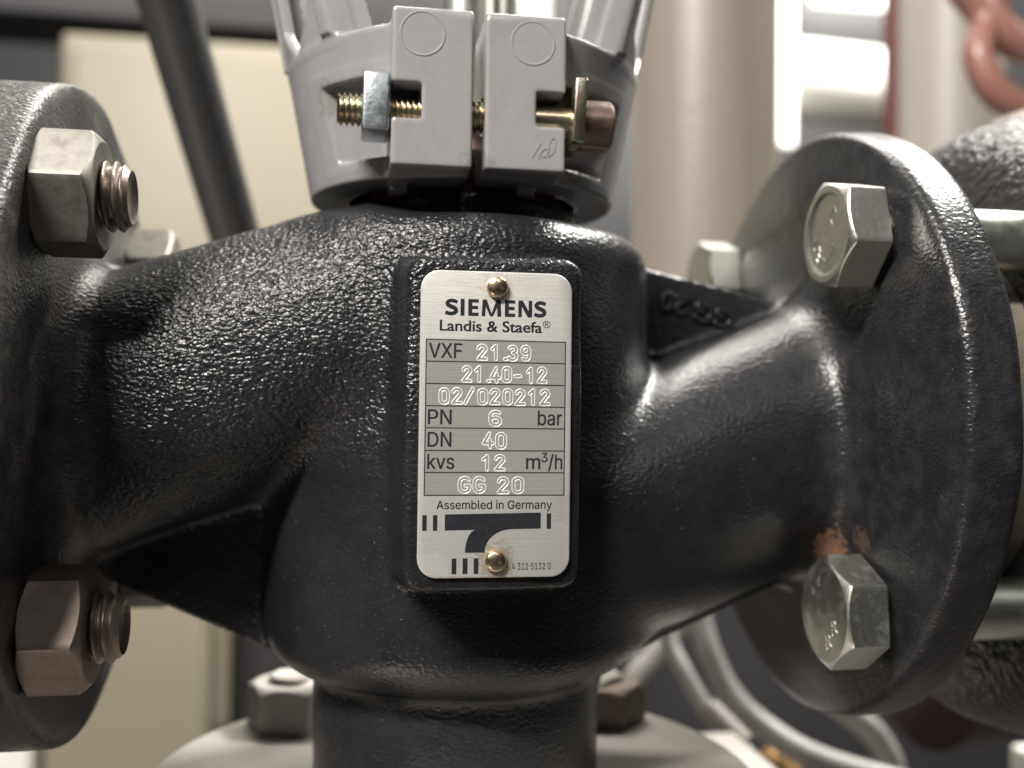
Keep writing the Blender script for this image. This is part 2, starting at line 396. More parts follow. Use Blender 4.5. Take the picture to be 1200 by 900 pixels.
# ------------------------------------------------------------------ signed distance modelling
def grid(lo, hi, h):
    xs = [np.arange(lo[i], hi[i]+h, h, dtype=np.float32) for i in range(3)]
    return xs, xs[0][:, None, None], xs[1][None, :, None], xs[2][None, None, :]
def smin(a, b, k):
    h = np.clip(0.5+0.5*(b-a)/k, 0, 1); return b*(1-h)+a*h-k*h*(1-h)
def smax(a, b, k): return -smin(-a, -b, k)
def sbox(X, Y, Z, c, s, r=0.0):
    qx = np.abs(X-c[0])-s[0]+r; qy = np.abs(Y-c[1])-s[1]+r; qz = np.abs(Z-c[2])-s[2]+r
    return np.sqrt(np.maximum(qx, 0)**2+np.maximum(qy, 0)**2+np.maximum(qz, 0)**2)+np.minimum(np.maximum(qx, np.maximum(qy, qz)), 0)-r
def scyl(rad, t, c, R, hh, r=0.0):
    d0 = rad-R+r; d1 = np.abs(t-c)-hh+r
    return np.sqrt(np.maximum(d0, 0)**2+np.maximum(d1, 0)**2)+np.minimum(np.maximum(d0, d1), 0)-r
def nets(D, xs, h):
    """surface nets: one vertex per crossed cell, one quad per crossed edge"""
    S = D < 0
    nx, ny, nz = [n-1 for n in D.shape]
    cnt = np.zeros((nx, ny, nz), np.int8); 
    for a in (0, 1):
        for b in (0, 1):
            for c in (0, 1): cnt += S[a:nx+a, b:ny+b, c:nz+c]
    act = (cnt > 0) & (cnt < 8)
    I, J, K = np.nonzero(act); idx = np.full(act.shape, -1, np.int64); idx[I, J, K] = np.arange(len(I))
    P = np.zeros((len(I), 3)); W = np.zeros(len(I))
    for axis in range(3):
        o = [(a, b) for a in (0, 1) for b in (0, 1)]
        for a, b in o:
            s = [0, 0, 0]; oth = [q for q in range(3) if q != axis]; s[oth[0]] = a; s[oth[1]] = b
            e = list(s); e[axis] = 1
            d0 = D[I+s[0], J+s[1], K+s[2]]; d1 = D[I+e[0], J+e[1], K+e[2]]
            m = (d0 < 0) != (d1 < 0); t = np.where(m, d0/np.where(m, d0-d1, 1), 0)
            q = np.array(s, float)[None].repeat(len(I), 0); q[:, axis] = t
            P += q*m[:, None]; W += m
    P = P/W[:, None]+np.stack([I, J, K], 1)
    P = P*h+np.array([x[0] for x in xs])
    quads = []
    for axis in range(3):
        o1, o2 = [(1, 2), (2, 0), (0, 1)][axis]
        sl0 = [slice(None)]*3; sl1 = [slice(None)]*3; sl0[axis] = slice(0, -1); sl1[axis] = slice(1, None)
        A = S[tuple(sl0)]; B = S[tuple(sl1)]
        C = np.argwhere(A != B)
        C = C[(C[:, o1] > 0) & (C[:, o2] > 0) & (C[:, o1] < D.shape[o1]-1) & (C[:, o2] < D.shape[o2]-1)]
        ins = A[C[:, 0], C[:, 1], C[:, 2]]
        e1 = np.zeros(3, int); e1[o1] = 1; e2 = np.zeros(3, int); e2[o2] = 1
        g = lambda c: idx[c[:, 0], c[:, 1], c[:, 2]]
        q = np.stack([g(C-e1-e2), g(C-e2), g(C), g(C-e1)], 1)
        q[~ins] = q[~ins][:, ::-1]; quads.append(q)
    Q = np.concatenate(quads); Q = Q[(Q >= 0).all(1)]
    return P, Q

# ================================================================== THE VALVE
valve = empty('three_way_valve', (0, 0, -74), 'black cast iron valve with riveted metal nameplate and a flange at each side', 'valve')

def build_body():
    h = 0.72
    xs, X, Y, Z = grid((-94, -66, -80), (93, 66, 66), h)
    rad = np.sqrt(X*X+Y*Y)
    # slow unevenness of the sand casting
    wob = np.zeros((1, 1, 1), np.float32)
    for i in range(7):
        k = np.random.normal(size=3)*0.12; ph = np.random.rand()*6.28
        wob = wob + 0.10*np.sin(k[0]*X+k[1]*Y+k[2]*Z+ph)
    D = scyl(rad, Z, -6.0, 39.3, 44.0, 8.5)
    D = smax(D, (Z-37.6), 3.0)
    D = smin(D, scyl(rad, Z, -66.0, 29.5, 22.0, 0.5)+0*D, 3.5)
    for s in (-1, 1):
        t = np.clip(-s*X*-1 if False else np.abs(X), 0, 90)
        zc = np.clip(3.5+0.37*(60-t), 0.5, 18.5) if s < 0 else -np.clip(8.3+0.37*(60-t), 4.0, 22.0)
        a = (0.6 if s > 0 else 0.0)+np.clip(27.6-0.10*np.maximum(0, 45-t), 22, 28); b = 30+5.5*np.clip((66-t)/40, 0, 1)
        q = (np.abs((Z-zc)/a)**2.4+np.abs(Y/b)**2.4)**(1/2.4)
        T = (q-1)*26.0*0.92
        T = np.maximum(T, -(s*X)-0.0)
        T = np.maximum(T, s*X-80)
        D = smin(D, T, 4.5)
    # webs between barrel and flanges in the middle plane
    def web(px, pz, qx, qz, sgn, x0, x1, zlim):
        nx, nz = -(qz-pz), (qx-px); L = math.hypot(nx, nz); nx /= L; nz /= L
        if nz*sgn < 0: nx, nz = -nx, -nz
        g = (X-px)*nx+(Z-pz)*nz
        return np.maximum(np.maximum(np.abs(Y)-3.4, g), np.maximum(np.maximum(x0-X, X-x1), -sgn*(Z-zlim)))
    for args in ((40, 32.6, 67, 26.2, 1, 20, 78, -5), (-64, -35.3, -41, -45.9, -1, -78, -20, 5), (59, -38.6, 41, -46.6, -1, 20, 78, 5), (-62, 31, -42, 37.0, 1, -78, -20, -5)):
        D = smin(D, web(*args), 7.0 if args[0] == 59 else 1.6)
    # flanges
    rx = np.sqrt(Y*Y+Z*Z)
    for s in (-1, 1):
        fl = scyl(rx, s*X, 80.0 if s > 0 else 81.6, 62.9 if s > 0 else 63.4, 7.4 if s > 0 else 8.6, 3.0)
        fl = smax(fl, (73.0+np.clip(rx-45, 0, 30)*(0.20 if s > 0 else 0.03)) - s*X, 2.0)
        D = smin(D, fl, 7.0 if s < 0 else 6.5)
    # nameplate pad
    dr = np.clip(-(Y+50.4), -14, 0)*-0.10
    qx = np.abs(X-0.3)-14.5-dr+3.0; qz = np.abs(Z+0.7)-27.1-dr+3.0
    p2 = np.sqrt(np.maximum(qx, 0)**2+np.maximum(qz, 0)**2)+np.minimum(np.maximum(qx, qz), 0)-3.0
    pad = smax(np.maximum(p2, Y+25), -(Y+50.6), 1.6)
    D = smin(D, pad, 1.6)
    # bonnet rim on top
    D = smin(D, scyl(rad, Z, 39.0, 24.6, 3.4, 0.8), 1.2)
    D = D+wob
    P, Q = nets(D.astype(np.float32), xs, h)
    # pull the nameplate seat flat again
    return P, Q
P, Q = build_body()
body = link('valve_body', mesh('valve_body', P, Q, BLACK, angle=60), valve)

# upside-down cast grade on the web
def text_mesh(name, s, size, m, ext, off=0.0, sx=1.0, align='LEFT', bev=0.0, space=1.0, shear=0.0, font=None):
    cu = bpy.data.curves.new(name, 'FONT'); cu.body = s
    if font: cu.font = font
    cu.size = 1.0; cu.align_x = align
    cu.offset = off; cu.extrude = ext/size; cu.bevel_depth = bev/size; cu.space_character = space; cu.resolution_u = 6; cu.shear = shear
    o = bpy.data.objects.new(name, cu); COL.objects.link(o)
    dg = bpy.context.evaluated_depsgraph_get(); me = bpy.data.meshes.new_from_object(o.evaluated_get(dg))
    bpy.data.objects.remove(o); bpy.data.curves.remove(cu)
    n = len(me.vertices); c = np.zeros(n*3); me.vertices.foreach_get('co', c); c = c.reshape(-1, 3)
    c *= size*MM; c[:, 0] *= sx
    me.vertices.foreach_set('co', c.ravel()); me.name = name
    me.materials.clear(); me.materials.append(m); me.update(); return me
def flat_text(name, s, size, m, ext, off, sx, align, bev, font=None):
    """glyph outlines filled by winding number (clean where a font's contours overlap)"""
    from mathutils.geometry import delaunay_2d_cdt
    cu = bpy.data.curves.new(name, 'FONT'); cu.body = s; cu.size = 1.0; cu.resolution_u = 6; cu.offset = 0.0; cu.fill_mode = 'NONE'
    if font: cu.font = font
    o = bpy.data.objects.new(name, cu); COL.objects.link(o)
    dg = bpy.context.evaluated_depsgraph_get(); me = bpy.data.meshes.new_from_object(o.evaluated_get(dg))
    bpy.data.objects.remove(o); bpy.data.curves.remove(cu)
    P = [v.co.to_2d() for v in me.vertices]; nxt = {}
    E_ = [tuple(e.vertices) for e in me.edges]
    for a, b in E_: nxt.setdefault(a, []).append(b); nxt.setdefault(b, []).append(a)
    seen = set(); loops = []
    for st in range(len(P)):
        if st in seen or st not in nxt: continue
        lp = [st]; seen.add(st); cur = min(nxt[st], key=lambda q: (q-st) if q > st else 10**9)
        while cur not in seen:
            lp.append(cur); seen.add(cur)
            c = [q for q in nxt[cur] if q not in seen]
            if not c: break
            cur = c[0]
        if len(lp) > 2: loops.append(lp)
    r = delaunay_2d_cdt(P, E_, [], 0, 1e-6); V2, F2 = r[0], r[2]
    T = np.array([[V2[i][:] for i in f] for f in F2]); cen = T.mean(1)
    wn_ = np.zeros(len(cen))
    for lp in loops:
        A = np.array([P[i][:] for i in lp]); Bp = np.roll(A, -1, 0)
        for a, b in zip(A, Bp):
            isl = (b[0]-a[0])*(cen[:, 1]-a[1])-(cen[:, 0]-a[0])*(b[1]-a[1])
            wn_ += np.where((a[1] <= cen[:, 1]) & (b[1] > cen[:, 1]) & (isl > 0), 1, 0) - np.where((a[1] > cen[:, 1]) & (b[1] <= cen[:, 1]) & (isl < 0), 1, 0)
    keep = [tuple(f) for f, k in zip(F2, wn_) if abs(k) > 0.5]
    me.clear_geometry(); me.from_pydata([(v[0]*size*MM, v[1]*size*MM, 0) for v in V2], [], keep)
    me.name = name; me.materials.clear(); me.materials.append(m); me.update(); return me
import os
_fp = os.path.join(bpy.utils.resource_path('LOCAL'), 'datafiles', 'fonts', 'Inter.woff2')
try: SANS = bpy.data.fonts.load(_fp) if os.path.exists(_fp) else None
except Exception: SANS = None
def fit_text(name, s, x0, x1, caph, m, parent, M, ext=0.02, off=0.0, bev=0.0, font=None, fat=0.0):
    """text scaled so that it spans x0..x1 and its first letter stands caph high; M maps text x,y to the surface"""
    me = text_mesh(name, s, 1.0, m, 0.0, off, font=font)
    H = text_mesh('h', 'H', 1.0, m, 0.0, off, font=font)
    hc = np.array([v.co[:] for v in H.vertices]); cap = (hc[:, 1].max()-hc[:, 1].min())/MM
    bpy.data.meshes.remove(H); bpy.data.meshes.remove(me)
    size = caph/cap
    me = (flat_text if bev == 0 else text_mesh)(name, s, size, m, 0.0 if bev == 0 else ext, off, 1.0, 'LEFT', bev, font=font)
    n = len(me.vertices); c = np.zeros(n*3); me.vertices.foreach_get('co', c); c = c.reshape(-1, 3)
    if bev == 0: c[:, 2] += ext*MM
    lo, hi = c[:, 0].min(), c[:, 0].max()
    c[:, 0] = (c[:, 0]-lo)/(hi-lo)*(x1-x0)*MM+x0*MM
    me.vertices.foreach_set('co', c.ravel()); me.polygons.foreach_set('use_smooth', [bev > 0]*len(me.polygons)); me.update()
    if fat:       # heavier strokes: the same letters printed over themselves a hair apart
        bm = bmesh.new()
        for i, (dx, dy) in enumerate(((-1, -.4), (-.33, .4), (.33, -.4), (1, .4), (-1, .4), (1, -.4))):
            me2 = me.copy(); me2.transform(Matrix.Translation((dx*fat*MM, dy*fat*MM, 0.0008*MM*i))); bm.from_mesh(me2); bpy.data.meshes.remove(me2)
        bm.to_mesh(me); bm.free()
    return link(name, me, parent, M)
def basis(xd, yd, zd, loc):
    return Matrix(((xd[0], yd[0], zd[0], loc[0]), (xd[1], yd[1], zd[1], loc[1]), (xd[2], yd[2], zd[2], loc[2]), (0, 0, 0, 1)))
ang = math.radians(180-15)
fit_text('cast_lettering', 'GG 20', 0, 17.5, 3.9, BLACK, valve,
         basis((math.cos(ang), 0, math.sin(ang)), (-math.sin(ang), 0, math.cos(ang)), (0, -1, 0), (60.0, -3.4, 23.0)), ext=0.5, off=0.01, bev=0.35)

# ---- nameplate
X0, Z0, YP = -11.95, 24.0, -51.35      # plate corner (left, top) and its front plane
PW, PH = 24.8, 49.4
def rrect(x0, x1, z0, z1, r, n=8):
    pts = []
    for cx, cz, a0 in ((x1-r, z1-r, 0), (x0+r, z1-r, 90), (x0+r, z0+r, 180), (x1-r, z0+r, 270)):
        for i in range(n+1):
            a = math.radians(a0+90*i/n); pts.append((cx+r*math.cos(a), cz+r*math.sin(a)))
    return pts
def slab(pts_list, y_list):
    """stack of outlines (x,z) at depths y, capped at the first (front)"""
    V = []; Fc = []; n = len(pts_list[0])
    for pts, y in zip(pts_list, y_list): V += [(x, y, z) for x, z in pts]
    for j in range(len(pts_list)-1):
        for i in range(n):
            k = (i+1) % n; Fc.append((j*n+i, j*n+k, (j+1)*n+k, (j+1)*n+i))
    Fc.append(tuple(range(n))); Fc.append(tuple(range((len(pts_list)-1)*n, len(pts_list)*n))[::-1])
    return V, Fc
def plate():
    o = []
    for ins, y in ((0.22, YP), (0.06, YP+0.05), (0.0, YP+0.2), (0.0, YP+0.75)):
        o.append((rrect(X0+ins, X0+PW-ins, Z0-PH+ins, Z0-ins, 3.1-ins), y))
    return slab([a for a, b in o], [b for a, b in o])
plate_o = part('nameplate', *plate(), PLATE, valve, angle=60)
TM = lambda u, v: basis((1, 0, 0), (0, 0, 1), (0, -1, 0), (X0+u, YP-0.012, Z0-v))
def ptext(name, s, u0, u1, vbase, cap, off=0.0, m=INK, font=None, fat=0.0):
    return fit_text(name, s, 0, u1-u0, cap, m, plate_o, TM(u0, vbase), ext=0.012, off=off, font=font, fat=fat)
def heavy_word():
    """the heavy capitals S I E M E N S drawn as flat outlines"""
    V = []; Fc = []; k = 16.6/120; y = YP-0.02
    def poly(pts):
        b = len(V); V.extend((X0+3.9+p[0]*k, y, Z0-7.28+p[1]*2.72) for p in pts); Fc.append(tuple(range(b, b+len(pts))))
    def S(x0, x1):
        w_, mid = x1-x0, (x0+x1)/2
        c = [(x1-0.9, 0.80), (x1-4.5, 0.865), (mid-0.6, 0.885), (x0+4.0, 0.83), (x0+2.9, 0.72), (x0+4.2, 0.61), (mid, 0.52), (x1-3.6, 0.42), (x1-2.5, 0.28), (x1-3.8, 0.165), (mid, 0.115), (x0+4.0, 0.13), (x0+0.6, 0.20)]
        P = smoothpath([(a, b*19.6, 0) for a, b in c], 6); hw = 2.45
        L = []; Rg = []
        for n in range(len(P)):
            t = (P[min(n+1, len(P)-1)]-P[max(n-1, 0)]).normalized(); f = hw*(1.0 if 0.3 < n/len(P) < 0.7 else 0.86)
            L.append((P[n].x-t.y*f, (P[n].y+t.x*f)/19.6)); Rg.append((P[n].x+t.y*f, (P[n].y-t.x*f)/19.6))
        for n in range(len(P)-1): poly([L[n], L[n+1], Rg[n+1], Rg[n]])
    def E(x):
        for q in ((x, 0, x+4.7, 1), (x+4.7, 0, x+12.3, .2), (x+4.7, .41, x+11.6, .6), (x+4.7, .8, x+12.3, 1)):
            poly([(q[0], q[1]), (q[2], q[1]), (q[2], q[3]), (q[0], q[3])])
    S(0, 15.4); poly([(18.2, 0), (22.9, 0), (22.9, 1), (18.2, 1)]); E(27.2)
    poly([(43, 0), (47.2, 0), (48.3, 1), (44, 1)]); poly([(61.6, 0), (66.2, 0), (65.2, 1), (60.8, 1)])
    poly([(44, 1), (48.9, 1), (55.9, 0), (53.0, 0)]); poly([(60.4, 1), (65.2, 1), (56.4, 0), (53.5, 0)])
    E(70.4)
    poly([(86.4, 0), (90.6, 0), (90.6, 1), (86.4, 1)]); poly([(98.7, 0), (102.9, 0), (102.9, 1), (98.7, 1)]); poly([(86.4, 1), (91.6, 1), (102.9, 0), (97.7, 0)])
    S(105.0, 120)
    V[:] = [(a, b-0.0006*(i % 7), c) for i, (a, b, c) in enumerate(V)]
    return V, Fc
part('maker_name', *heavy_word(), INK, plate_o, smooth=False)
ptext('maker_subtitle', 'Landis & Staefa', 3.15, 19.75, 9.75, 1.72, 0.0, fat=0.055)
ptext('registered_sign', '®', 19.95, 21.2, 8.95, 1.15, 0.004)
def inkbox(name, rects, m=INK, t=0.02, parent=plate_o):
    V = []; Fc = []
    for (u0, v0, u1, v1) in rects:
        s = len(V)
        for y in (YP-t, YP+0.01):
            V += [(X0+u0, y, Z0-v0), (X0+u1, y, Z0-v0), (X0+u1, y, Z0-v1), (X0+u0, y, Z0-v1)]
        Fc += [tuple(s+i for i in q) for q in ((0, 3, 2, 1), (0, 1, 5, 4), (1, 2, 6, 5), (2, 3, 7, 6), (3, 0, 4, 7))]
    return part(name, V, Fc, m, parent, smooth=False)
UL, UR = 1.0, 23.75
VL = [11.2, 14.72, 18.28, 21.85, 25.38, 28.98, 32.52, 36.15]
for i in range(7):
    inkbox('stamping_field', [(UL+0.1, VL[i]+0.1, UR-0.1, VL[i+1]-0.1)], FIELD, 0.008)
g = 0.085
inkbox('table_ruling', [(UL-g, v-g, UR+g, v+g) for v in VL] + [(UL-g, VL[i]+g, UL+g, VL[i+1]-g) for i in range(7)] + [(UR-g, VL[i]+g, UR+g, VL[i+1]-g) for i in range(7)])
for s, u0, u1, row in (('VXF', 1.45, 6.75, 0), ('PN', 1.45, 5.2, 3), ('bar', 19.3, 23.25, 3), ('DN', 1.45, 5.2, 4), ('kvs', 1.45, 5.7, 5), ('m', 17.45, 19.75, 5), ('/h', 21.1, 23.4, 5)):
    ptext('printed_word', s, u0, u1, VL[row+1]-0.60, 2.35, 0.0, font=SANS, fat=0.035)
ptext('printed_word', '3', 19.95, 20.95, VL[6]-1.75, 1.5, 0.0, font=SANS, fat=0.03)
ptext('origin_line', 'Assembled in Germany', 3.0, 21.75, 38.35, 1.35, 0.0, font=SANS, fat=0.02)
ptext('part_number', '4 312 5132 0', 15.3, 21.7, 48.15, 1.05, 0.0, font=SANS)
inkbox('logo_bar', [(0.75, 39.3, 1.45, 41.8), (2.45, 39.3, 3.15, 41.8), (20.95, 39.1, 21.65, 41.6), (5.55, 46.25, 6.3, 48.75), (7.3, 46.25, 8.1, 48.75), (9.1, 46.25, 9.85, 48.75)])
def logo():
    p = [(4.35, 39.2), (19.95, 38.98), (19.95, 41.55), (15.2, 41.62)]
    for i in range(1, 9):      # right side of the leg
        a = i/8*PI/2; p.append((15.2-4.4*math.sin(a), 45.35-3.73*math.cos(a)))
    p.append((7.65, 45.35))
    for i in range(1, 8):
        a = i/8*PI/2; p.append((7.65+1.75*(1-math.cos(a)), 45.35-3.65*math.sin(a)))
    p += [(9.3, 41.7), (4.35, 41.78)]
    pts = [(X0+u, Z0-v) for u, v in p]
    return slab([pts, pts], [YP-0.02, YP+0.01])
part('logo_bar', *logo(), INK, plate_o, smooth=False)

# stamped characters: drawn as strokes, raised burr either side of a groove
def arc(cx, cy, rx, ry, a0, a1, n=9):
    return [(cx+rx*math.cos(math.radians(a0+(a1-a0)*i/n)), cy+ry*math.sin(math.radians(a0+(a1-a0)*i/n))) for i in range(n+1)]
def loop(x0, x1, y0, y1):
    r = (x1-x0)/2; cx = (x0+x1)/2
    return arc(cx, y1-r, r, r, 0, 180)+arc(cx, y0+r, r, r, 180, 360)+[(x1, y1-r)]
GL = {
 '0': [loop(0.04, 0.50, 0, 1)], '1': [[(0.10, 0.74), (0.32, 1.0), (0.32, 0.0)]],
 '2': [arc(0.27, 0.76, 0.23, 0.24, 175, -35)+[(0.04, 0.0), (0.52, 0.0)]],
 '3': [arc(0.26, 0.76, 0.22, 0.24, 150, -80)+arc(0.26, 0.27, 0.25, 0.27, 85, -155)],
 '4': [[(0.34, 1.0), (0.02, 0.28), (0.54, 0.28)], [(0.38, 0.55), (0.38, 0.0)]],
 '6': [[(0.46, 0.92)]+arc(0.28, 0.72, 0.23, 0.28, 60, 180)+[(0.05, 0.3)]+arc(0.28, 0.29, 0.23, 0.29, 180, 520)],
 '9': [arc(0.28, 0.71, 0.23, 0.29, 0, 360)+[(0.51, 0.5)]+arc(0.28, 0.29, 0.23, 0.29, 0, -130)],
 'G': [arc(0.30, 0.68, 0.26, 0.32, 35, 180)+arc(0.30, 0.32, 0.26, 0.32, 180, 340)+[(0.55, 0.45), (0.34, 0.45)]],
 '-': [[(0.08, 0.42), (0.42, 0.42)]], '/': [[(0.0, -0.02), (0.46, 1.02)]], '.': [[(0.12, 0.03), (0.20, 0.03)]], ' ': []}
def stamp(txt, u0, u1, v0, v1):
    hgt = v1-v0; n = len(txt); adv = [0.36 if c == '.' else (0.62 if c == ' ' else 1.0) for c in txt]; adv[-1] = 0.72
    tot = sum(adv); k = (u1-u0)/tot; segs = []; x = u0
    for c, a in zip(txt, adv):
        wsc = k*1.28
        jx, jy = random.uniform(-.06, .06), random.uniform(-.06, .06)
        for pl in GL[c]:
            q = [(x+p[0]*wsc+jx, v1-p[1]*hgt+jy) for p in pl]
            segs += list(zip(q[:-1], q[1:]))
        x += a*k
    s = 0.065
    U = np.arange(u0-0.5, u1+0.7, s); V = np.arange(v0-0.5, v1+0.8, s); A, B = np.meshgrid(U, V, indexing='ij')
    d = np.full(A.shape, 9.0)
    for (a, b), (c, e) in segs:
        L = (c-a)**2+(e-b)**2+1e-9; t = np.clip(((A-a)*(c-a)+(B-b)*(e-b))/L, 0, 1)
        d = np.minimum(d, np.hypot(A-a-t*(c-a), B-b-t*(e-b)))
    rid = 0.058*np.exp(-((d-0.24)/0.075)**2)*(0.75+0.5*np.random.rand(*d.shape)) - 0.028*(d < 0.2)*(1-d/0.2)
    y = YP-0.012-rid
    keep = (d < 0.44)
    K = keep[:-1, :-1] & keep[1:, :-1] & keep[:-1, 1:] & keep[1:, 1:]
    ii, jj = np.nonzero(K); nV = len(V)
    idf = lambda a, b: a*nV+b
    Fq = np.stack([idf(ii, jj), idf(ii, jj+1), idf(ii+1, jj+1), idf(ii+1, jj)], 1)
    uq, inv = np.unique(Fq, return_inverse=True)
    co_ = np.stack([X0+A.ravel(), y.ravel(), Z0-B.ravel()], 1)[uq]
    dd = d.ravel()[uq]
    me = mesh('stamped_number', co_, inv.reshape(-1, 4).astype(np.int64), STAMP, angle=80)
    me.materials.append(FIELD)
    fd = dd[inv.reshape(-1, 4)].mean(1)
    mi = np.where((fd < 0.15) | (fd > 0.345), 1, 0).astype(np.int32)
    if len(me.polygons) == len(mi): me.polygons.foreach_set('material_index', mi)
    return link('stamped_number', me, plate_o)
for txt, a, b, r in (('21.39', 9.35, 17.9, 0), ('21.40-12', 6.95, 20.6, 1), ('02/020212', 3.3, 21.2, 2), ('6', 11.4, 13.4, 3), ('40', 10.4, 14.2, 4), ('12', 10.2, 14.0, 5), ('GG 20', 6.5, 17.1, 6)):
    stamp(txt, a, b, VL[r]+0.92, VL[r+1]-0.45)
rp = [(0.0, 1.25), (0.85, 1.22), (1.05, 1.12)]+[(1.05+0.75*math.sin(a), 0.25+0.85*math.cos(a)) for a in np.linspace(0.35, PI/2, 6)]+[(1.8, 0.0)]
rv = mesh('rivet', *lathe(rp[::-1], 32), BRASS, angle=50)
for u, v in ((12.35, 2.55), (12.6, 46.65)):
    link('rivet', rv, plate_o, ax((0, -1, 0), (X0+u, YP, Z0-v)))

# ---- bolts on the right flange, nuts on the left
B = 35.36
headv, headf = hexbody(18.6, 8.0, 0.97, 0.0, cup=0.0)
headc, headcf = hexbody(18.6, 8.0, 0.97, 0.0, cup=0.45)
hm = mesh('hex_bolt_head', headv, headf, ZINC, angle=28)
hmc = mesh('hex_bolt_head', headc, headcf, ZINC, angle=28)
shank = mesh('bolt_shank', *lathe([(5.9, -52), (5.9, 0.5)], 32), GREENZ, angle=40)
def mark(strokes, parent, M, r=0.13):
    vf = [tube([(x, y, 0) for x, y in s], r, 6, 3, len(s) > 2) for s in strokes]
    return part('raised_mark', *merge(*vf), ZINC, parent, M)
def eight(cx, cy, s, rot=0.0):
    o = []
    for dy, r in ((0.32, 0.25), (-0.27, 0.32)):
        o.append([(cx+s*(r*math.cos(a)*math.cos(rot)-(dy+r*math.sin(a))*math.sin(rot)), cy+s*(r*math.cos(a)*math.sin(rot)+(dy+r*math.sin(a))*math.cos(rot))) for a in np.linspace(0, 2*PI, 13)])
    return o
for (y, z, roll, me, front) in ((-B, B, 0.26, hmc, 1), (-B, -B, 0.10, hm, 2), (B, B, 0.2, hm, 0), (B, -B, 0.4, hm, 0)):
    # hex roll is about the bolt axis; head stands on the flange face x = 73.8
    o = link('hex_bolt', me, valve, ax((-1, 0, 0), (72.9, y, z), roll))
    s_ = link('bolt_shank', shank, o, ax((-1, 0, 0), (72.9, y, z), roll))
    # in the mark plane local x runs towards the viewer's right (world -y side), local y is up
    Mk = basis((0, -1, 0), (0, 0, 1), (-1, 0, 0), (72.9-8.0+(0.45 if front == 1 else 0.0)-0.02, y, z))
    if front == 2:
        mark(eight(4.2, -2.3, 2.6, 0.3)+eight(2.0, -5.3, 2.6, 0.2)+[[(-6.2, -1.8), (-5.9, -3.4)]]+[[(-5.4, 3.9), (-4.2, 3.4), (-4.6, 2.6)], [(-2.2, 6.3), (-2.0, 4.6)]], o, Mk)
    if front == 1:
        mark([[(3.6, 3.4), (2.6, 4.6), (1.6, 3.6), (1.4, 2.2), (2.2, 1.4)], [(-3.6, -3.0), (-4.2, -4.0), (-3.6, -5.0), (-3.0, -4.0), (-3.6, -3.0)], [(-2.0, -4.3), (-0.6, -5.0), (1.4, -4.2), (2.4, -2.2)],
              [(-5.6, -0.4), (-4.3, -0.2), (-5.4, -1.6), (-5.2, -2.4)], [(-3.3, -1.8), (-3.0, -2.9)]], o, Mk)
nv = hexbody(19.0, 10.2, 0.94, 6.1, both=True)
nm = mesh('hex_nut', *nv, OLDNUT, angle=28); nmb = mesh('hex_nut', *nv, BROWNNUT, angle=28)
th = mesh('threaded_end', *thread(5.95, 1.75, 15.6, 1.0, cham=1.6), THREAD, angle=50)
thb = mesh('threaded_end', *thread(5.95, 1.75, 15.8, 1.0, cham=1.6), BROWNNUT, angle=50)
for (y, z, roll, n_, t_) in ((-B, B+1.3, 0.42, nm, th), (-B, -B, 0.62, nmb, thb), (B, B-3, 0.3, nm, th), (B, -B, 0.1, nm, th)):
    o = link('hex_nut', n_, valve, ax((1, 0, 0), (-74.3, y, z), roll))
    link('threaded_end', t_, o, ax((1, 0, 0), (-75.2, y, z), roll+1.0))
# long bolts reach on from the right flange into the next fitting (shanks above, as sub-parts of the bolts)

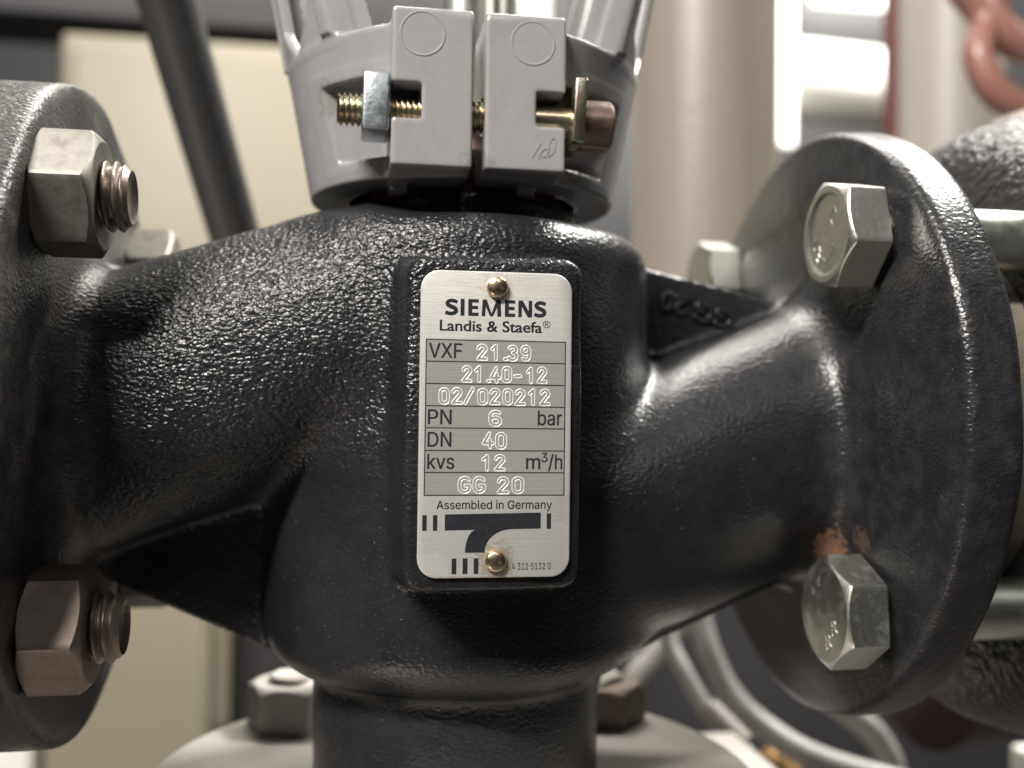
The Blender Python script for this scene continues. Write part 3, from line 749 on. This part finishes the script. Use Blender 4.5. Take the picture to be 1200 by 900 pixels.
# ================================================================== GREY YOKE
yoke = empty('actuator_yoke', (0, 0, 44), 'grey painted split clamp yoke bolted round the neck on top of the black valve', 'clamp')
def build_yoke():
    h = 0.42
    xs, X, Y, Z = grid((-45, -45, 42), (45, 45, 108), h)
    rad = np.sqrt(X*X+Y*Y)
    ro = 31.6+(Z-44)*0.195
    shell = np.maximum((rad-ro)*0.98, -(rad-(ro-3.4)))
    D = smax(smax(shell, 44-Z, 0.6), Z-(71.3-0.03*np.abs(X)), 0.9)
    rim = np.maximum(np.maximum(rad-ro+0.4, 23.8-rad), np.maximum(44-Z, Z-47.5))
    D = np.minimum(D, rim)
    shade_deck = np.maximum(np.maximum(rad-ro+1.5, 13.0-rad), np.abs(Z-51.5)-1.3)  # added inner plate that shades the inside of the ring
    D = np.minimum(D, shade_deck)
    back = np.maximum(np.maximum(np.maximum(rad-ro+0.3, Y+15.5), np.maximum(46-Z, Z-64)), 12-np.abs(X))
    D = smin(D, back, 0.8)
    # the two front clamping lugs with flat faces
    for x0, x1 in ((-16.6, -2.1), (-0.1, 14.6)):
        D = smin(D, sbox(X, Y, Z, ((x0+x1)/2, -28.5, 58.2), ((x1-x0)/2, 8.2, 14.1), 0.5), 0.8)
    # arms going up at both sides
    sh = np.maximum((rad-ro)*0.98, -(rad-(ro-2.6)))
    arm = np.maximum(np.maximum(sh+0.1, np.abs(Y)-25.0), 68.5-Z)
    arm = np.maximum(arm, 15-np.abs(X))
    for yc in (-13.0, 13.0):
        hole = sbox(X, Y, Z, (0, yc, 102.0), (60, 7.0, 33.0), 2.0)
        k = (Z-70.5)*1.1-np.abs(Y-yc)
        arm = smax(arm, -np.maximum(hole, -k*0.7), 0.9)
        D = smax(D, -np.maximum(np.maximum(hole, -k*0.7), 20-np.abs(X)+0*Z), 0.9)
    D = smin(D, arm, 0.5)
    # ribs inside the arms
    for sx in (-1, 1):
        for yc in (-24.0, 0.0, 24.0):
            rib = np.maximum(np.maximum(np.abs(Y-yc)-0.9, np.maximum(rad-(ro+0.6), ro-5.5-rad)), np.maximum(71-Z, 10-sx*X))
            D = smin(D, rib, 1.2)
    # moulding pips on the lug faces
    # slit, bolt slots, nut pockets, screw hole
    D = smax(D, -np.maximum(np.abs(X+1.1)-1.0, Y+10), 0.4)
    for x0, x1, z0, z1 in ((-18.0, -11.3, 52.6, 58.8), (9.2, 17.0, 52.4, 58.5)):
        D = smax(D, -sbox(X, Y, Z, ((x0+x1)/2, -34, (z0+z1)/2), ((x1-x0)/2, 7.5, (z1-z0)/2), 0.3), 0.4)
    pk = np.maximum(sbox(X, Y, Z, (-27.2, -36, 54.9), (10.4, 16.5, 7.0), 0.5), -(Y+27.0-0.55*(-16.8-X))*1.0-40)
    D = smax(D, -pk, 0.4)
    pk = sbox(X, Y, Z, (27.0, -36, 54.3), (12.2, 16.0, 7.2), 0.5)
    D = smax(D, -pk, 0.4)
    hl = np.maximum(np.sqrt((Y+31.6)**2+(Z-54.8)**2)-3.3, np.abs(X)-15)
    D = smax(D, -hl, 0.3)
    # little lugs hanging into the bore
    for cx in (-14.6, 9.5):
        D = smin(D, sbox(X, Y, Z, (cx, -22.0, 44.4), (1.7, 3.0, 2.2), 0.4), 0.6)
    return nets(D.astype(np.float32), xs, h)
P, Q = build_yoke()
link('yoke_casting', mesh('yoke_casting', P, Q, GREY, angle=50), yoke)
md = mesh('moulding_disc', *lathe([(4.05, 0), (4.0, 0.12), (3.86, 0.15), (3.72, 0.12), (3.66, 0.05), (0.01, 0.05)], 96), GREY, angle=20)
for cx, cz in ((-11.3, 67.6), (8.4, 67.2)):
    link('moulding_disc', md, yoke, ax((0, -1, 0), (cx, -36.68, cz)))
YB, ZB = -31.6, 54.8
part('clamp_nut', *box(-2.4, 2.4, -5.0, 5.0, -5.1, 5.1, 0.55), ZINCW, yoke, Matrix.Translation((-19.2, YB, ZB+0.6)) @ Matrix.Rotation(0.03, 4, 'Y'))
part('clamp_screw', *thread(2.95, 1.0, 31.0, 0.55, cham=0.5), YZINC, yoke, ax((-1, 0, 0), (5.0, YB, ZB)), angle=50)
part('screw_shank', *lathe([(2.95, 0), (2.95, 15.0)], 32), YZINC, yoke, ax((-1, 0, 0), (17.0, YB, ZB-0.2)), angle=40)
part('square_washer', *box(-1.15, 1.15, -5.8, 5.8, -5.8, 5.8, 0.35), YZINC, yoke, Matrix.Translation((17.0, YB-0.3, ZB+0.7)) @ Matrix.Rotation(0.06, 4, 'Y'))
sv = lathe([(0.01, 3.0), (2.4, 3.0), (2.4, 5.0), (3.6, 5.9), (4.2, 5.8), (4.6, 5.3), (4.6, 0.2), (4.4, 0.0), (0.01, 0.0)][::-1], 48)
part('socket_head', *sv, RUSTHEAD, yoke, ax((1, 0, 0), (18.1, YB, ZB-0.5)), angle=35)
sp = lambda x, z: (x, -36.78, z)
scr = [[(8.5, 46.6), (10.1, 49.4)], [(9.6, 46.4), (10.2, 47.8), (11.2, 48.4), (11.0, 47.0), (10.2, 46.8)], [(11.4, 46.8), (11.7, 49.6), (12.7, 50.2), (12.6, 48.2), (11.6, 46.9)]]
part('pencil_scribble', *merge(*[tube([sp(*q) for q in s], 0.045, 5, 5, len(s) > 2) for s in scr]), PENCIL, yoke)

# collar and spindle inside the yoke belong to the valve
part('bonnet_collar', *lathe([(19.5, 41), (19.5, 52), (14, 56), (14, 60)], 64), REDBROWN, valve)
part('spindle', *lathe([(4.6, 55), (4.6, 130)], 40), ZINC, valve)
part('spindle_guide', *lathe([(2.6, 0), (2.6, 75)], 24), ZINC, valve, Matrix.Translation((9.5, 6, 55)))

# ================================================================== NEIGHBOURING FITTINGS
lower = empty('lower_pipe_flange', (0, 0, -92), 'pale grey round flange under the valve neck', 'flange')
part('flange_disc', *lathe([(30.2, -92), (61, -92), (63.5, -90.5), (64.2, -88), (64.2, -77), (63.2, -74.8), (61.5, -74.2), (30.2, -74.2)], 128, cap=False), PALEFLANGE, lower)
part('pipe_stub', *lathe([(29, -150), (29, -92.2)], 64), PALEFLANGE, lower)
nm2 = mesh('hex_nut', *hexbody(19.0, 10.4, 0.95, 6.0), PALEFLANGE, angle=28)
for a, b, rl in ((-B, B, 0.35), (B, B, 0.2), (-B, -B, 0.1)):
    o = link('hex_nut', nm2, lower, ax((0, 0, 1), (a, b, -74.2), rl))
    if a < 0: part('threaded_end', *thread(5.9, 1.75, 12.0, 1.0), PALEFLANGE, o, ax((0, 0, 1), (a, b, -74.2)), angle=50)
link('hex_bolt', mesh('hex_bolt', *hexbody(19.0, 9.0, 0.95, 0.0), BROWNNUT, angle=28), lower, ax((0, 0, 1), (B+4, B-4, -74.2), 0.3))

nb = empty('neighbour_fitting', (104, 0, -72), 'coarse textured black cast fitting behind the right flange', 'pipe fitting')
prof = [(38, 107), (54, 107.5), (60, 109), (64, 112), (66.8, 116), (69.5, 125), (71.5, 140), (73, 165), (73, 200)]
part('fitting_body', *lathe([(r, z) for r, z in prof], 160), FARBLACK, nb, ax((1, 0, 0), (0, 0, 0)), angle=60)
part('gasket_ring', *lathe([(30, 87.4), (41, 87.4), (41, 107), (30, 107)], 96), GASKET, nb, ax((1, 0, 0), (0, 0, 0)))

# ================================================================== BACKGROUND (blurred plant room)
def solid(name, v, f, m, label, cat, group=None, M=None, **kw):
    return tag(part(name, v, f, m, None, M, **kw), label, cat, group)
def cyl_between(p, q, r, seg=48, r2=None):
    L = (Vector(q)-Vector(p)).length
    v, f = lathe([(r, 0), (r if r2 is None else r2, L)], seg)
    return v, f, ax(Vector(q)-Vector(p), p)
def rodobj(name, p, q, r, m, label, cat, r2=None, group=None):
    v, f, M = cyl_between(p, q, r, 64, r2); return solid(name, v, f, m, label, cat, group, M)
rodobj('grey_rod', (-85, 66, 150), (-49, 146, 12), 8.6, DARKROD, 'dark grey slanting round rod behind the left arm of the valve', 'rod', 7.8)
cab = empty('cream_cabinet', (-185, 735, -300), 'cream sheet metal cabinet in the blurred background at left', 'cabinet')
part('cabinet_body', *box(-285, 35, 735, 900, -300, 335, 5), CREAM, cab)
part('cabinet_door', *box(-272, 22, 729, 734.5, -290, 322, 2), CREAM, cab)
solid('cream_duct', *box(-200, -112, 425, 500, -420, -90, 4), CREAM, 'pale cream square duct below the left arm of the valve', 'duct')
solid('cream_duct', *box(-235, -210, 440, 500, -420, -120, 4), WHITE, 'narrow white upright strip beside the cream duct at lower left', 'duct')
solid('dark_panel', *box(-100, -20, 480, 520, -420, 40, 4), DARKWALL, 'dark upright panel right of the cream duct', 'panel')
rodobj('jacketed_pipe', (142, 245, -60), (142, 245, 420), 34, BEIGE, 'thick beige jacketed pipe upright between the grey yoke and right flange', 'pipe')
rodobj('jacketed_pipe', (334, 345, -60), (334, 345, 460), 30, GREYPIPE, 'pale grey jacketed pipe upright at the upper right', 'pipe')
rodobj('red_pipe', (335, 405, -60), (335, 405, 460), 10, REDPAINT, 'dark red pipe showing as a narrow strip beside the grey jacketed pipe', 'pipe')
rodobj('white_pipe', (93, 520, -40), (93, 520, 460), 26, WHITE, 'bright white upright pipe seen through the top of the grey yoke', 'pipe')
solid('white_tank', *roundcyl(50, 150, 3, 64), WHITE, 'white horizontal tank in the bright gap between the two jacketed pipes', 'tank', None, ax((1, 0.02, -0.03), (517, 1000, 429)))
solid('dark_beam', *box(560, 780, 1060, 1160, 490, 556, 4), DARKWALL, 'dark beam above the white tank', 'beam')
solid('dark_beam', *box(-900, 200, 900, 1000, 410, 560, 4), DARKWALL, 'dark beam along the top left above the cream cabinet', 'beam')
def lampbox(name, b0, label):
    t = empty(name, (b0[0], b0[2], b0[4]), label, 'lamp')
    part('lamp_diffuser', *box(*b0, 2), LAMPM, t)
    part('lamp_housing', *box(b0[0]-3, b0[1]+3, b0[3]+0.5, b0[3]+14, b0[4]-3, b0[5]+3, 2), WHITE, t)
lampbox('glowing_strip', (497, 514, 955, 963, 333, 620), 'glowing upright white strip beside the beige jacketed pipe')  # bright white strip drawn as an emissive box
lampbox('glowing_strip', (640, 800, 1170, 1182, 606, 640), 'lit horizontal strip lamp at the top above the dark beam')
solid('copper_hose', *tube([(215, 170, 230), (222, 172, 190), (237, 170, 168), (232, 166, 150), (240, 164, 134), (262, 166, 126)], 6.5), COPPER, 'copper brown bent hose at the top right corner', 'hose')
solid('copper_hose', *tube([(262, 175, 210), (246, 172, 190), (240, 170, 172), (250, 168, 158), (280, 168, 150)], 7.0), COPPER, 'copper brown curved hose at the right edge behind the other hose', 'hose')
solid('pipe_cap', *lathe([(0.01, 18), (8, 17), (14, 12), (16, 4), (16, 0)][::-1], 40), WHITE, 'white domed plastic end cover below the copper hoses', 'cover', None, Matrix.Translation((256, 168, 112)))
G = 'pale grey cables curving below the right arm of the valve'
solid('cable', *tube([(106, 158, -40), (103, 157, -76), (91.5, 157, -91), (83, 158, -104), (74, 158, -150)], 4.2), CABLE, 'pale grey cable slanting down to the left, leftmost of the cables', 'cable', G)
solid('cable', *tube([(84, 130, -50), (87, 128, -75), (91, 118, -88), (98, 110, -101), (104, 102, -107), (126, 95, -140)], 3.0), CABLE, 'thinner pale grey cable with the white sleeve on it, middle of the cables', 'cable', G)
solid('cable', *tube([(103, 148, -50), (105, 146, -72), (107.5, 141, -86), (113.5, 135, -100), (123.5, 127, -110), (140.5, 112, -118), (185, 90, -126)], 4.6), CABLE, 'thick pale grey cable sweeping right below the right flange', 'cable', G)
solid('cable', *tube([(140, 150, -95), (160.4, 132.8, -109), (169.5, 130, -118.5), (174, 128.5, -132), (176, 128, -160)], 4.6), CABLE, 'pale grey cable hooking down under the right flange, rightmost of the cables', 'cable', G)
solid('cable_tie', *tube([(95, 107, -96), (103.5, 97, -105)], 3.9, n=4, smooth=False), GREYPIPE, 'small white sleeve clipped round the middle grey cable', 'clip')
brk = empty('mounting_bracket', (70, 60, -104), 'small grey bracket with a bolt head below the pale lower flange', 'bracket')
part('bracket_plate', *box(46, 98, 36, 92, -104, -99, 1), PALEFLANGE, brk)
part('hex_bolt', *roundcyl(7, 4.5, 1, 40), PALEFLANGE, brk, ax((0, 0, 1), (68, 60, -99)))
solid('brass_fitting', *roundcyl(9, 16, 2, 40), ORANGE, 'small orange brass fitting behind the bracket at the bottom edge', 'fitting', None, ax((0.5, -0.3, 0.6), (131, 150, -140)))
solid('red_pipe', *cyl_between((230, 200, -120), (420, 260, -128), 26)[:2], DARKRED, 'dark red lying pipe at the lower right under the black fitting', 'pipe', None, cyl_between((230, 200, -120), (420, 260, -128), 26)[2])
solid('white_box', *box(220, 250, 100, 130, -150, -120, 2), WHITE, 'white box corner at the bottom right edge', 'box')

fl = part('floor', [(-4000, -3000, -900), (4000, -3000, -900), (4000, 3000, -900), (-4000, 3000, -900)], [(0, 1, 2, 3)], FLOORM, smooth=False); fl['kind'] = 'structure'
bw = part('wall', *box(-3000, 3500, 1600, 1700, -899, 2400, 0), DARKWALL, smooth=False); bw['kind'] = 'structure'
